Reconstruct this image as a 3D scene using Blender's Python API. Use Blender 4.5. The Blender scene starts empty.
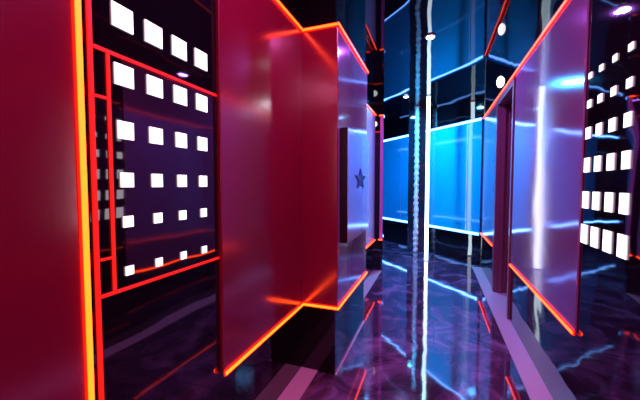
import bpy, bmesh, math, random
from mathutils import Vector, Matrix
random.seed(4)
S = bpy.context.scene
COL = S.collection

# ------------------------------------------------------------------ camera
cd = bpy.data.cameras.new('camera')
cd.sensor_width = 36.0
cd.lens = 317.0 / 640.0 * 36.0
cd.clip_start = 0.02
cam = bpy.data.objects.new('camera', cd)
COL.objects.link(cam)
cam.location = (0.0, 0.0, 1.3)
cam.rotation_euler = (math.radians(90) - math.atan(15 / 317.0), 0.0, math.atan(116 / 317.0))
S.camera = cam

# ------------------------------------------------------------------ world, exposure
w = bpy.data.worlds.new('world')
S.world = w
w.use_nodes = True
w.node_tree.nodes['Background'].inputs[0].default_value = (0.010, 0.010, 0.016, 1)
w.node_tree.nodes['Background'].inputs[1].default_value = 1.0
S.view_settings.view_transform = 'Standard'
S.view_settings.look = 'None'
S.view_settings.gamma = 1.0
S.view_settings.exposure = 0.0
S.view_settings.use_curve_mapping = False
S.cycles.use_denoising = True
S.cycles.max_bounces = 12
S.cycles.glossy_bounces = 8
S.cycles.sample_clamp_indirect = 6.0
S.cycles.blur_glossy = 0.3

# downlights of the corridor: (x, y, watts, colour)
DOWNLIGHTS = [
    (-0.08, 3.45, 36.0, (0.48, 0.13, 0.95)),
    (-0.50, 5.60, 85.0, (0.02, 0.42, 1.0)),
    (-0.05, 1.20, 26.0, (1.0, 0.16, 0.75)),
    (-0.05, -0.75, 40.0, (1.0, 0.22, 0.50)),  # unseen, added behind the camera only for its light
]
ZC = 2.8          # ceiling
XL, XR = -0.88, 0.685   # black wall faces
PT = 0.02         # panel thickness


# ------------------------------------------------------------------ materials
def mat(name, base=(0.5, 0.5, 0.5), rough=0.3, metal=0.0, ior=1.5, coat=0.0, wav=None, emit=None, estr=1.0, coatrough=0.03):
    m = bpy.data.materials.new(name)
    m.use_nodes = True
    nt = m.node_tree
    b = nt.nodes['Principled BSDF']
    b.inputs['Base Color'].default_value = (*base, 1)
    b.inputs['Roughness'].default_value = rough
    b.inputs['Metallic'].default_value = metal
    b.inputs['IOR'].default_value = ior
    b.inputs['Coat Weight'].default_value = coat
    b.inputs['Coat Roughness'].default_value = coatrough
    if emit:
        b.inputs['Emission Color'].default_value = (*emit, 1)
        b.inputs['Emission Strength'].default_value = estr
    if wav:
        scale, dist, sv = wav
        tc = nt.nodes.new('ShaderNodeTexCoord')
        mp = nt.nodes.new('ShaderNodeMapping')
        mp.inputs['Scale'].default_value = sv
        nz = nt.nodes.new('ShaderNodeTexNoise')
        nz.inputs['Scale'].default_value = scale
        nz.inputs['Detail'].default_value = 1.5
        bp = nt.nodes.new('ShaderNodeBump')
        bp.inputs['Strength'].default_value = 1.0
        bp.inputs['Distance'].default_value = dist
        nt.links.new(tc.outputs['Object'], mp.inputs['Vector'])
        nt.links.new(mp.outputs['Vector'], nz.inputs['Vector'])
        nt.links.new(nz.outputs['Fac'], bp.inputs['Height'])
        nt.links.new(bp.outputs['Normal'], b.inputs['Normal'])
        if coat:
            nt.links.new(bp.outputs['Normal'], b.inputs['Coat Normal'])
    return m


M = {}
M['black_glass'] = mat('black_glass', (0.006, 0.004, 0.007), 0.03, 0, 2.0, wav=(2.2, 0.004, (1, 1, 1)))
M['black_ceiling'] = mat('black_stretch_ceiling', (0.004, 0.004, 0.008), 0.02, 0, 1.42, wav=(1.3, 0.006, (1, 1, 1)))
M['red'] = mat('red_lacquer_panel', (0.23, 0.002, 0.030), 0.17, 0, 2.6, wav=(1.0, 0.002, (1, 1, 1)))
M['mauve'] = mat('mauve_metallic_panel', (0.46, 0.27, 0.48), 0.09, 0.5, 1.6, wav=(1.6, 0.004, (1, 1, 1)))
M['pink'] = mat('pink_lacquer_panel', (0.80, 0.30, 0.60), 0.25, 0.1, 1.6)
M['lavender'] = mat('reflected_blue_panel', (0.50, 0.50, 0.75), 0.35, 0.2, 1.5)  # pale base colour stands in for the reflected blue wall
M['black_gloss'] = mat('black_gloss_lacquer', (0.006, 0.004, 0.007), 0.05, 0, 1.5)
M['steel'] = mat('steel_blue_panel', (0.25, 0.33, 0.50), 0.15, 0.7, 1.6)
M['blue'] = mat('blue_lacquer_panel', (0.004, 0.42, 0.72), 0.08, 0.0, 1.55, wav=(1.0, 0.002, (1, 1, 1)))
M['jamb'] = mat('plum_door_paint', (0.20, 0.075, 0.11), 0.25, 0.0, 1.5)
M['leaf'] = mat('dark_plum_door_leaf', (0.09, 0.04, 0.06), 0.25, 0.0, 1.5)
M['kerb'] = mat('pale_stone_border', (0.50, 0.42, 0.46), 0.28, 0.0, 1.5)
M['dark'] = mat('dark_metal', (0.012, 0.010, 0.014), 0.3, 0.2)
M['tube_reflection'] = mat('tube_reflection_silver', (0.95, 0.97, 0.93), 0.35, 0.3, wav=(14.0, 0.03, (1, 1, 0.6)))  # silver of the tube's rippled reflection, given to a solid column
M['mirror'] = mat('black_mirror', (0.02, 0.025, 0.04), 0.03, 0.0, 3.0, wav=(2.0, 0.004, (1, 1, 1)))
M['purple'] = mat('lilac_sign_face', (0.50, 0.30, 0.66), 0.14, 0.5, 1.7)
M['star'] = mat('deep_blue_emblem', (0.01, 0.04, 0.30), 0.5)
M['silver'] = mat('satin_white_metal', (0.6, 0.6, 0.6), 0.3, 0.6)
M['orange_core'] = mat('orange_neon_core', (0.5, 0.2, 0.05), 0.5, emit=(9.0, 0.42, 0.012))
M['amber_core'] = mat('amber_neon_core', (0.5, 0.3, 0.05), 0.5, emit=(9.0, 0.55, 0.014))
M['orange_rim'] = mat('red_neon_glow', (0.3, 0.02, 0.01), 0.5, emit=(2.2, 0.016, 0.006))  # red bloom around the core, put into an emissive band
M['thin_red'] = mat('thin_red_neon', (0.3, 0.02, 0.01), 0.5, emit=(1.0, 0.012, 0.006))
M['blue_core'] = mat('blue_neon_core', (0.2, 0.4, 0.6), 0.5, emit=(2.0, 5.0, 12.0))
M['blue_rim'] = mat('blue_neon_glow', (0.05, 0.1, 0.4), 0.5, emit=(0.01, 0.9, 5.0))  # blue bloom as an emissive band
M['white_core'] = mat('white_tube_light', (0.8, 0.8, 0.8), 0.5, emit=(4.2, 5.2, 5.6))
M['white_rim'] = mat('pale_cyan_tube_halo', (0.4, 0.6, 0.7), 0.5, emit=(0.25, 0.75, 1.1))
M['square'] = mat('white_square_diffuser', (0.8, 0.8, 0.8), 0.4, emit=(1.9, 1.9, 1.9))
M['square_side'] = mat('white_square_housing', (0.6, 0.6, 0.6), 0.4, emit=(0.55, 0.52, 0.55))
M['lamp'] = mat('downlight_lens', (0.8, 0.8, 0.8), 0.4, emit=(14, 14, 15))


def marble():
    m = bpy.data.materials.new('polished_marble')
    m.use_nodes = True
    nt = m.node_tree
    b = nt.nodes['Principled BSDF']
    tc = nt.nodes.new('ShaderNodeTexCoord')
    n1 = nt.nodes.new('ShaderNodeTexNoise')
    n1.inputs['Scale'].default_value = 2.4
    n1.inputs['Detail'].default_value = 8
    n1.inputs['Roughness'].default_value = 0.62
    n1.inputs['Distortion'].default_value = 1.6
    r = nt.nodes.new('ShaderNodeValToRGB')
    r.color_ramp.elements[0].position = 0.34
    r.color_ramp.elements[0].color = (0.028, 0.014, 0.032, 1)
    r.color_ramp.elements[1].position = 0.68
    r.color_ramp.elements[1].color = (0.26, 0.15, 0.27, 1)
    e = r.color_ramp.elements.new(0.5)
    e.color = (0.085, 0.045, 0.09, 1)
    # large square slabs with fine joints
    br = nt.nodes.new('ShaderNodeTexBrick')
    br.offset = 0.0
    br.inputs['Scale'].default_value = 1.0
    br.inputs['Brick Width'].default_value = 0.8
    br.inputs['Row Height'].default_value = 0.8
    br.inputs['Mortar Size'].default_value = 0.0025
    br.inputs['Color1'].default_value = (1, 1, 1, 1)
    br.inputs['Color2'].default_value = (0.9, 0.9, 0.9, 1)
    br.inputs['Mortar'].default_value = (0.3, 0.3, 0.3, 1)
    mx = nt.nodes.new('ShaderNodeMix')
    mx.data_type = 'RGBA'
    mx.blend_type = 'MULTIPLY'
    mx.inputs[0].default_value = 1.0
    nt.links.new(tc.outputs['Object'], n1.inputs['Vector'])
    nt.links.new(tc.outputs['Object'], br.inputs['Vector'])
    nt.links.new(n1.outputs['Fac'], r.inputs['Fac'])
    nt.links.new(r.outputs['Color'], mx.inputs[6])
    nt.links.new(br.outputs['Color'], mx.inputs[7])
    nt.links.new(mx.outputs[2], b.inputs['Base Color'])
    b.inputs['Roughness'].default_value = 0.05
    b.inputs['IOR'].default_value = 1.9
    n2 = nt.nodes.new('ShaderNodeTexNoise')
    n2.inputs['Scale'].default_value = 3.0
    n2.inputs['Detail'].default_value = 2
    bp = nt.nodes.new('ShaderNodeBump')
    bp.inputs['Distance'].default_value = 0.0015
    nt.links.new(tc.outputs['Object'], n2.inputs['Vector'])
    nt.links.new(n2.outputs['Fac'], bp.inputs['Height'])
    nt.links.new(bp.outputs['Normal'], b.inputs['Normal'])
    return m


M['floor'] = marble()


# ------------------------------------------------------------------ mesh helpers
def box(bm, lo, hi, mi=0):
    x0, y0, z0 = lo
    x1, y1, z1 = hi
    vs = [bm.verts.new(p) for p in ((x0, y0, z0), (x1, y0, z0), (x1, y1, z0), (x0, y1, z0),
                                    (x0, y0, z1), (x1, y0, z1), (x1, y1, z1), (x0, y1, z1))]
    for f in ((3, 2, 1, 0), (4, 5, 6, 7), (0, 1, 5, 4), (1, 2, 6, 5), (2, 3, 7, 6), (3, 0, 4, 7)):
        fc = bm.faces.new([vs[i] for i in f])
        fc.material_index = mi


def obox(bm, c, u, v, n, hu, hv, n0, n1):
    """box with axes u, v, n; half sizes hu, hv; from n0 to n1 along n"""
    c, u, v, n = Vector(c), Vector(u), Vector(v), Vector(n)
    p = []
    for nn in (n0, n1):
        for a, b in ((-1, -1), (1, -1), (1, 1), (-1, 1)):
            p.append(bm.verts.new(c + u * hu * a + v * hv * b + n * nn))
    for f in ((3, 2, 1, 0), (4, 5, 6, 7), (0, 1, 5, 4), (1, 2, 6, 5), (2, 3, 7, 6), (3, 0, 4, 7)):
        bm.faces.new([p[i] for i in f])


def cyl(bm, c, r0, r1, z0, z1, n=24):
    a = [bm.verts.new((c[0] + r0 * math.cos(2 * math.pi * i / n), c[1] + r0 * math.sin(2 * math.pi * i / n), z0)) for i in range(n)]
    b = [bm.verts.new((c[0] + r1 * math.cos(2 * math.pi * i / n), c[1] + r1 * math.sin(2 * math.pi * i / n), z1)) for i in range(n)]
    bm.faces.new(a[::-1])
    bm.faces.new(b)
    for i in range(n):
        bm.faces.new((a[i], a[(i + 1) % n], b[(i + 1) % n], b[i]))


def obj(name, bm, mats, parent=None, bevel=0.0, smooth=False):
    bmesh.ops.recalc_face_normals(bm, faces=bm.faces)
    me = bpy.data.meshes.new(name)
    bm.to_mesh(me)
    bm.free()
    if not isinstance(mats, (list, tuple)):
        mats = [mats]
    for m in mats:
        me.materials.append(m)
    if smooth:
        for p in me.polygons:
            p.use_smooth = True
    o = bpy.data.objects.new(name, me)
    COL.objects.link(o)
    if bevel:
        md = o.modifiers.new('bevel', 'BEVEL')
        md.width = bevel
        md.segments = 2
        md.limit_method = 'ANGLE'
    if parent:
        o.parent = parent
        o.matrix_parent_inverse = Matrix.Translation(-parent.location)
    return o


def tag(o, label, cat, group=None):
    o['label'] = label
    o['category'] = cat
    if group:
        o['group'] = group
    return o


def thing(name, label, cat, loc=(0, 0, 0), group=None):
    o = bpy.data.objects.new(name, None)
    o.empty_display_size = 0.05
    COL.objects.link(o)
    o.location = loc
    return tag(o, label, cat, group)


def struct(name, bm, m, parent=None, bevel=0.0):
    o = obj(name, bm, m, parent, bevel)
    if not parent:
        o['kind'] = 'structure'
    return o


def B(*boxes):
    bm = bmesh.new()
    for lo, hi in boxes:
        box(bm, lo, hi)
    return bm


# geometry of the bend: the corridor turns left, its right wall becomes the blue wall
D = Vector((-0.674, 0.739, 0)).normalized()         # along the blue wall
N = Vector((-D.y, D.x, 0))                          # into the corridor
N = -N if N.dot(Vector((-1, -1, 0))) < 0 else N
CR = Vector((XR, 5.56, 0))                          # corner of right and blue wall
CL = Vector((-0.75, 4.82, 0))                       # corner of far left pilaster
L = 6.0
UP = Vector((0, 0, 1))

# ------------------------------------------------------------------ setting
Y0 = -1.9
bm = bmesh.new()
box(bm, (-6, Y0 - 0.2, -0.1), (1.6, 12, 0))
struct('floor', bm, M['floor'])
bm = bmesh.new()
box(bm, (-6, Y0 - 0.2, ZC), (1.6, 12, ZC + 0.1))
struct('ceiling', bm, M['black_ceiling'])
struct('wall_left', B(((XL - 0.2, Y0, 0), (XL, 4.82, ZC))), M['black_glass'])
DY0, DY1, DZ, DD = 3.44, 4.38, 2.30, 0.16           # doorway in the right wall
struct('wall_right', B(((XR, Y0, 0), (XR + 0.25, DY0, ZC)), ((XR, DY0, DZ), (XR + 0.25, DY1, ZC)),
                       ((XR, DY1, 0), (XR + 0.25, 5.56, ZC))), M['black_glass'])
struct('wall_back', B(((XL - 0.2, Y0 - 0.2, 0), (XR + 0.25, Y0, ZC))), M['black_glass'])
bm = bmesh.new()
obox(bm, CR + D * (L / 2) + UP * ZC / 2, D, UP, N, L / 2, ZC / 2, -0.2, 0)
struct('wall_far', bm, M['black_glass'])
bm = bmesh.new()                                     # left wall of the side passage, seen in reflections
obox(bm, CL + D * (L / 2) + UP * ZC / 2, D, UP, N, L / 2, ZC / 2, 0, 0.2)
struct('wall_side', bm, M['black_glass'])
bm = bmesh.new()
obox(bm, CR + D * L + N * 0.8 + UP * ZC / 2, N, UP, D, 1.2, ZC / 2, 0, 0.2)
struct('wall_end', bm, M['black_glass'])

ZB_L, ZT, ZB_R = 0.475, 2.33, 0.545
PX = -0.63                                           # pilaster face (black), its cladding stands PT proud
struct('wall_left_pilaster', B(((XL, 2.02, 0), (PX, 2.93, ZC))), M['black_gloss'])
struct('wall_left_corner', B(((XL, 4.80, 0), (CL.x, 4.82, ZC))), M['black_glass'])

# pale stone borders along the wall bases
struct('trim_1', B(((XL, Y0, 0), (-0.755, 2.02, 0.006)), ((PX, 2.02, 0), (PX + 0.012, 2.93, 0.006)), ((XL, 2.93, 0), (-0.755, 4.8, 0.006))), M['kerb'])
bm = B(((0.557, Y0, 0), (XR, 5.50, 0.006)), ((XR, DY0, 0), (XR + 0.25, DY1, 0.006)))
struct('trim_2', bm, M['kerb'])

# doorway: stepped plum jambs and a recessed leaf
door = bpy.data.objects.new('door_1', None)
COL.objects.link(door)
door['kind'] = 'structure'
door.location = (XR, (DY0 + DY1) / 2, 0)
bm = bmesh.new()
for k in range(4):                                   # far jamb profile steps, facing the viewer
    x0 = XR - 0.02 + k * 0.045
    box(bm, (x0, DY1 - 0.10 - (0.03 if k % 2 else 0.0), 0.006), (x0 + 0.045, DY1, DZ))
for k in range(4):
    x0 = XR - 0.02 + k * 0.045
    box(bm, (x0, DY0, 0.006), (x0 + 0.045, DY0 + 0.05 + (0.02 if k % 2 else 0), DZ))
box(bm, (XR - 0.02, DY0 + 0.05, DZ - 0.06), (XR + DD, DY1 - 0.10, DZ))
obj('door_frame', bm, M['jamb'], door, 0.003)
obj('door_leaf', B(((XR + DD - 0.02, DY0 + 0.05, 0.008), (XR + DD + 0.03, DY1 - 0.08, DZ - 0.06))), M['leaf'], door)


# ------------------------------------------------------------------ wall panels
def panel(label, mname, boxes, group=None, bevel=0.004, name='wall_panel'):
    return tag(obj(name, B(*boxes), M[mname], None, bevel), label, 'wall panel', group)


FX = XL + PT
panel('large crimson wall panel filling the near left, beside the vertical amber neon bar', 'red',
      [((XL, -1.3, 0.0), (FX + 0.012, 0.565, ZC - 0.002))])
panel('crimson wall panel between the black square-light glass and the red pilaster', 'red',
      [((XL, 1.125, ZB_L), (FX, 2.0, ZT))])
panel('crimson panel on the front of the pilaster, facing the viewer', 'red',
      [((XL + 0.002, 2.0, ZB_L), (PX + PT, 2.019, ZT))])
panel('lilac mirror-bright panel on the pilaster side that carries the star sign', 'mauve',
      [((PX + 0.001, 2.021, ZB_L), (PX + PT, 2.93, ZT))])
panel('narrow wall panel, coloured pale for the reflected blue wall, in the recess behind the star-sign pilaster', 'lavender',
      [((XL, 2.95, ZB_L), (FX, 4.78, ZT))])
panel('thin pink wall panel on the farthest left corner, beside the blue wall', 'pink',
      [((XL, 4.78, ZB_L), (CL.x, 4.80, ZT))])
RX = XR - 0.010
panel('mauve mirror-bright wall panel on the right, before the plum doorway', 'mauve',
      [((RX, 1.930, ZB_R), (XR, DY0 - 0.03, ZT))])
panel('narrow blue-grey wall panel between the plum doorway and the blue wall', 'steel',
      [((RX, DY1 + 0.03, ZB_R), (XR, 5.53, ZT))])


def panel_far(s0, s1, label, m='blue', org=CR, sgn=1, z0=0.52):
    bm = bmesh.new()
    obox(bm, org + D * ((s0 + s1) / 2) + UP * ((z0 + ZT) / 2), D, UP, N * sgn, (s1 - s0) / 2, (ZT - z0) / 2, 0, PT)
    return tag(obj('wall_panel', bm, M[m], None, 0.004), label, 'wall panel', 'blue panels of the far wall' if m == 'blue' else None)


panel_far(0.02, 0.290, 'narrow glowing blue wall panel at the corner nearest the doorway')
panel_far(0.302, 2.045, 'wide glowing blue wall panel behind the white light tube and its added reflection column')
panel_far(2.057, 3.80, 'blue wall panel farthest left, beside the pink left corner')
for k, sm in ((3, 0.296), (4, 2.051)):               # pale joint bars between the blue panels
    bm = bmesh.new()
    obox(bm, CR + D * sm + UP * ((0.55 + 2.30) / 2), D, UP, N, 0.0055, 0.87, 0, PT + 0.003)
    struct(f'trim_{k}', bm, M['silver'])
panel_far(0.03, 3.8, 'blue wall panel hidden round the left bend', 'blue', CL, -1)


# ------------------------------------------------------------------ neon strips
def strip(label, pts, normals, core='orange_core', rim='orange_rim', wr=0.012, wc=0.007, name='neon_strip', h=0.008, group='orange neon strips', cat='neon light'):
    pts = [Vector(p) for p in pts]
    t = thing(name, label, cat, pts[0], group)
    for nm, hw, h0, h1, mm in (('glow_band', wr, 0.0, h, rim), ('core', wc, h, h + 0.005, core)):  # wide band imitates the glow around the core
        bm = bmesh.new()
        k = len(pts) - 1
        for i in range(k):
            a, b = pts[i], pts[i + 1]
            u = (b - a).normalized()
            n = Vector(normals[i])
            v = n.cross(u)
            ext0 = 0.0 if i == 0 else h1
            ext1 = 0.0
            if i < k - 1:                             # convex corners run on, concave corners stop
                turn = (pts[i + 2] - b).normalized()
                ext1 = h1 if turn.dot(n) < 0 else -h0 * 0
            if i > 0:
                prev = (a - pts[i - 1]).normalized()
                ext0 = h1 if prev.dot(n) > 0 else 0.0
            a2, b2 = a - u * ext0, b + u * ext1
            obox(bm, (a2 + b2) / 2, u, v, n, (b2 - a2).length / 2, hw, h0, h1)
        obj(nm, bm, M[mm], t)
    return t


nX, nXn, nYn = (1, 0, 0), (-1, 0, 0), (0, -1, 0)
strip('tall vertical amber neon bar at the near left, edging the crimson panel',
      [(FX + 0.012, 0.551, 0.0), (FX + 0.012, 0.551, ZC - 0.002)], [nX], 'amber_core', 'orange_rim', 0.0095, 0.0062, h=0.006)
for z, which in ((ZB_L, 'lower'), (ZT, 'upper')):
    a = FX
    strip(f'{which} orange neon strip bending round the red pilaster on the left wall',
          [(FX, 1.125, z), (FX, 2.0, z), (PX + PT, 2.0, z), (PX + PT, 2.93, z)], [nX, nYn, nX], 'amber_core' if z < 1 else 'orange_core')
    strip(f'short {which} red neon strip on the farthest left corner, beside the blue wall',
          [(FX, 2.96, z), (FX, 4.78, z), (CL.x, 4.78, z)], [nX, nYn])
strip('long upper red neon strip over the mauve panel and doorway on the right wall',
      [(RX, 1.930, ZT), (RX, 5.53, ZT)], [nXn])
strip('lower orange neon strip under the mauve panel on the right wall',
      [(RX, 1.930, ZB_R), (RX, DY0 - 0.03, ZB_R)], [nXn])
strip('short lower red neon strip between the plum doorway and the blue wall',
      [(RX, DY1 + 0.03, ZB_R), (RX, 5.53, ZB_R)], [nXn])
for z, which in ((0.52, 'lower'), (ZT, 'upper')):
    p = CR + N * PT + UP * z
    strip(f'{which} blue neon strip along the blue wall at the bend',
          [p + D * 0.03, p + D * 4.6], [N], 'blue_core', 'blue_rim', 0.026, 0.015, group='blue neon strips')
    p = CL - N * PT + UP * z
    strip(f'{which} blue neon strip hidden round the left bend',
          [p + D * 0.03, p + D * 3.8], [-N], 'blue_core', 'blue_rim', 0.026, 0.015, group='blue neon strips')

# thin red neon lines on the left black glass
GE = 1.122                                           # where the glass meets the crimson panel
tag(obj('neon_line', B(((XL, 0.596, 0.0), (XL + 0.006, 0.609, ZC - 0.002))), M['thin_red'], None, 0.001),
    'tall thin red neon line just right of the vertical amber bar', 'neon light')
t = thing('neon_outline', 'thin red neon outline framing the square lights on the left black glass', 'neon light', (XL, 0.612, 0.986))
for nm, z in (('top_rail', 1.677), ('bottom_rail', 0.986)):
    obj(nm, B(((XL, 0.6115, z - 0.0045), (XL + 0.006, GE, z + 0.0045))), M['thin_red'], t)
obj('upright', B(((XL, 0.648, 0.9905), (XL + 0.006, 0.656, 1.6725))), M['thin_red'], t)
for z in (1.545, 1.090):
    obj('cross_bar', B(((XL, 0.6115, z - 0.0035), (XL + 0.006, 0.648, z + 0.0035))), M['thin_red'], t)

# ------------------------------------------------------------------ square lights
ROWS = ('top', 'second', 'third', 'fourth', 'fifth', 'bottom')
COLS = ('first', 'second', 'third', 'fourth')


def square(x, y, z, s, sgn):
    bm = bmesh.new()
    d = 0.005
    sy, s = s if isinstance(s, tuple) else (s, s)
    h = s / 2
    hy = sy / 2
    xs = (x, x + sgn * d)
    box(bm, (min(xs), y - hy, z - h), (max(xs), y + hy, z + h))
    o = obj('square_light', bm, [M['square_side'], M['square']], None, 0.001)
    for p in o.data.polygons:
        if p.normal.x * sgn > 0.9:
            p.material_index = 1
    return o


zl = (1.792, 1.624, 1.463, 1.315, 1.189, 1.039)
sl = (0.068, 0.062, 0.053, 0.044, 0.034, 0.028)
yl = (0.701, 0.811, 0.922, 1.034)
for r in range(6):
    for c in range(4):
        tag(square(XL, yl[c], zl[r], sl[r], 1),
            f'white square light, {ROWS[r]} row of the left black glass, {COLS[c]} from the amber bar', 'square light', 'square lights on the left black glass')
zr = (1.821, 1.687, 1.549, 1.396, 1.228, 1.062)
sr = ((0.033, 0.028), (0.040, 0.037), (0.051, 0.055), (0.058, 0.070), (0.064, 0.082), (0.068, 0.092))
yr = (1.886, 1.780, 1.665, 1.550)
for r in range(6):
    for c in range(4):
        tag(square(XR, yr[c], zr[r], sr[r], -1),
            f'white square light, {ROWS[r]} row of the right black glass, {COLS[c]} from the mauve panel', 'square light', 'square lights on the right black glass')

# ------------------------------------------------------------------ star sign on the pilaster
sx0 = PX + PT
sx1 = -0.555
t = thing('sign_board', 'lilac sign board with a blue star, standing out from the red pilaster', 'sign', (sx0, 2.41, 0.905))
obj('backing_box', B(((sx0, 2.06, 0.905), (sx1 - 0.004, 2.76, 1.685))), M['dark'], t, 0.003)
obj('face', B(((sx1 - 0.004, 2.063, 0.908), (sx1, 2.757, 1.682))), M['purple'], t)
bm = bmesh.new()
pf, pb = [], []
for i in range(10):
    a = math.pi / 2 + i * math.pi / 5
    r = 0.085 if i % 2 == 0 else 0.036
    y, z = 2.43 - r * 2.2 * math.cos(a), 1.345 + r * math.sin(a)
    pb.append(bm.verts.new((sx1, y, z)))
    pf.append(bm.verts.new((sx1 + 0.006, y, z)))
bm.faces.new(pf)
bm.faces.new(pb[::-1])
for i in range(10):
    bm.faces.new((pb[i], pb[(i + 1) % 10], pf[(i + 1) % 10], pf[i]))
obj('star_emblem', bm, M['star'], t)

# ------------------------------------------------------------------ pillar, added column for the tube reflection, white tube
pc = Vector((-0.36, 6.45, 0))
tag(obj('mirror_pillar', B(((pc.x - 0.16, pc.y, 0), (pc.x + 0.16, pc.y + 0.14, ZC))), M['mirror'], None, 0.004),
    'black mirrored pillar standing against the blue wall behind the added reflection column', 'pillar')
bm = bmesh.new()  # added column in place of the tube's wavy reflection in black glass
n, rings = 14, 90
prev = None
cx, cy = pc.x + 0.0, pc.y - 0.06
for i in range(rings + 1):
    z = 0.001 + (ZC - 0.002) * i / rings
    r = 0.042 + 0.008 * math.sin(i * 1.7) + random.uniform(-0.006, 0.006)
    ox, oy = random.uniform(-0.006, 0.006), random.uniform(-0.006, 0.006)
    ring = [bm.verts.new((cx + ox + r * math.cos(2 * math.pi * k / n), cy + oy + r * math.sin(2 * math.pi * k / n), z)) for k in range(n)]
    if prev:
        for k in range(n):
            bm.faces.new((prev[k], prev[(k + 1) % n], ring[(k + 1) % n], ring[k]))
    else:
        bm.faces.new(ring[::-1])
    prev = ring
bm.faces.new(prev)
tag(obj('reflection_column', bm, M['tube_reflection'], None, 0, True), 'slim added silver column imitating the reflection of the white light tube, just left of it', 'column')
tx, ty = -0.142, 5.72
t = thing('light_tube', 'bright white floor-to-ceiling light tube in front of the blue wall', 'tube light', (tx, ty, 0))
bm = bmesh.new()
cyl(bm, (tx, ty), 0.029, 0.029, 0.012, ZC - 0.012)
obj('tube', bm, M['white_core'], t, 0, True)
for z0, z1 in ((0.0, 0.012), (ZC - 0.012, ZC)):
    bm = bmesh.new()
    cyl(bm, (tx, ty), 0.045, 0.045, z0, z1)
    obj('end_cap', bm, M['silver'], t)


# ------------------------------------------------------------------ lamps
def downlight(x, y, watts, colr, label):
    t = thing('ceiling_downlight', label, 'ceiling light', (x, y, ZC - 0.001), 'ceiling downlights')
    bm = bmesh.new()
    cyl(bm, (x, y), 0.050, 0.056, ZC - 0.014, ZC)
    obj('bezel', bm, M['silver'], t, 0.002)
    bm = bmesh.new()
    cyl(bm, (x, y), 0.036, 0.036, ZC - 0.020, ZC - 0.014)
    obj('lens', bm, M['lamp'], t)
    ld = bpy.data.lights.new('downlight_lamp', 'AREA')
    ld.shape = 'DISK'
    ld.size = 0.10
    ld.energy = watts
    ld.color = colr
    lo = bpy.data.objects.new('downlight_lamp', ld)
    COL.objects.link(lo)
    lo.parent = t
    lo.location = (0, 0, -0.025)


LB = ('small round ceiling downlight in the corridor before the doorway',
      'small round ceiling downlight near the added reflection column at the bend',
      'small round ceiling downlight between the two walls of square lights',
      'small round ceiling downlight added unseen behind the viewer, only for light')
for a, lb in zip(DOWNLIGHTS, LB):
    downlight(*a, lb)

t = thing('wall_lamp', 'round white lamp on the black wall above the plum doorway', 'wall lamp', (XR, 4.25, 2.50))
bm = bmesh.new()
bmesh.ops.create_uvsphere(bm, u_segments=20, v_segments=10, radius=0.062, matrix=Matrix.Translation((XR, 4.25, 2.50)) @ Matrix.Diagonal((0.6, 1, 1, 1)))
obj('globe', bm, M['lamp'], t, 0, True)
bm = bmesh.new()
bmesh.ops.create_cone(bm, cap_ends=True, segments=24, radius1=0.050, radius2=0.050, depth=0.010,
                      matrix=Matrix.Translation((XR - 0.005, 4.25, 2.50)) @ Matrix.Rotation(math.pi / 2, 4, 'Y'))
obj('mount', bm, M['silver'], t)
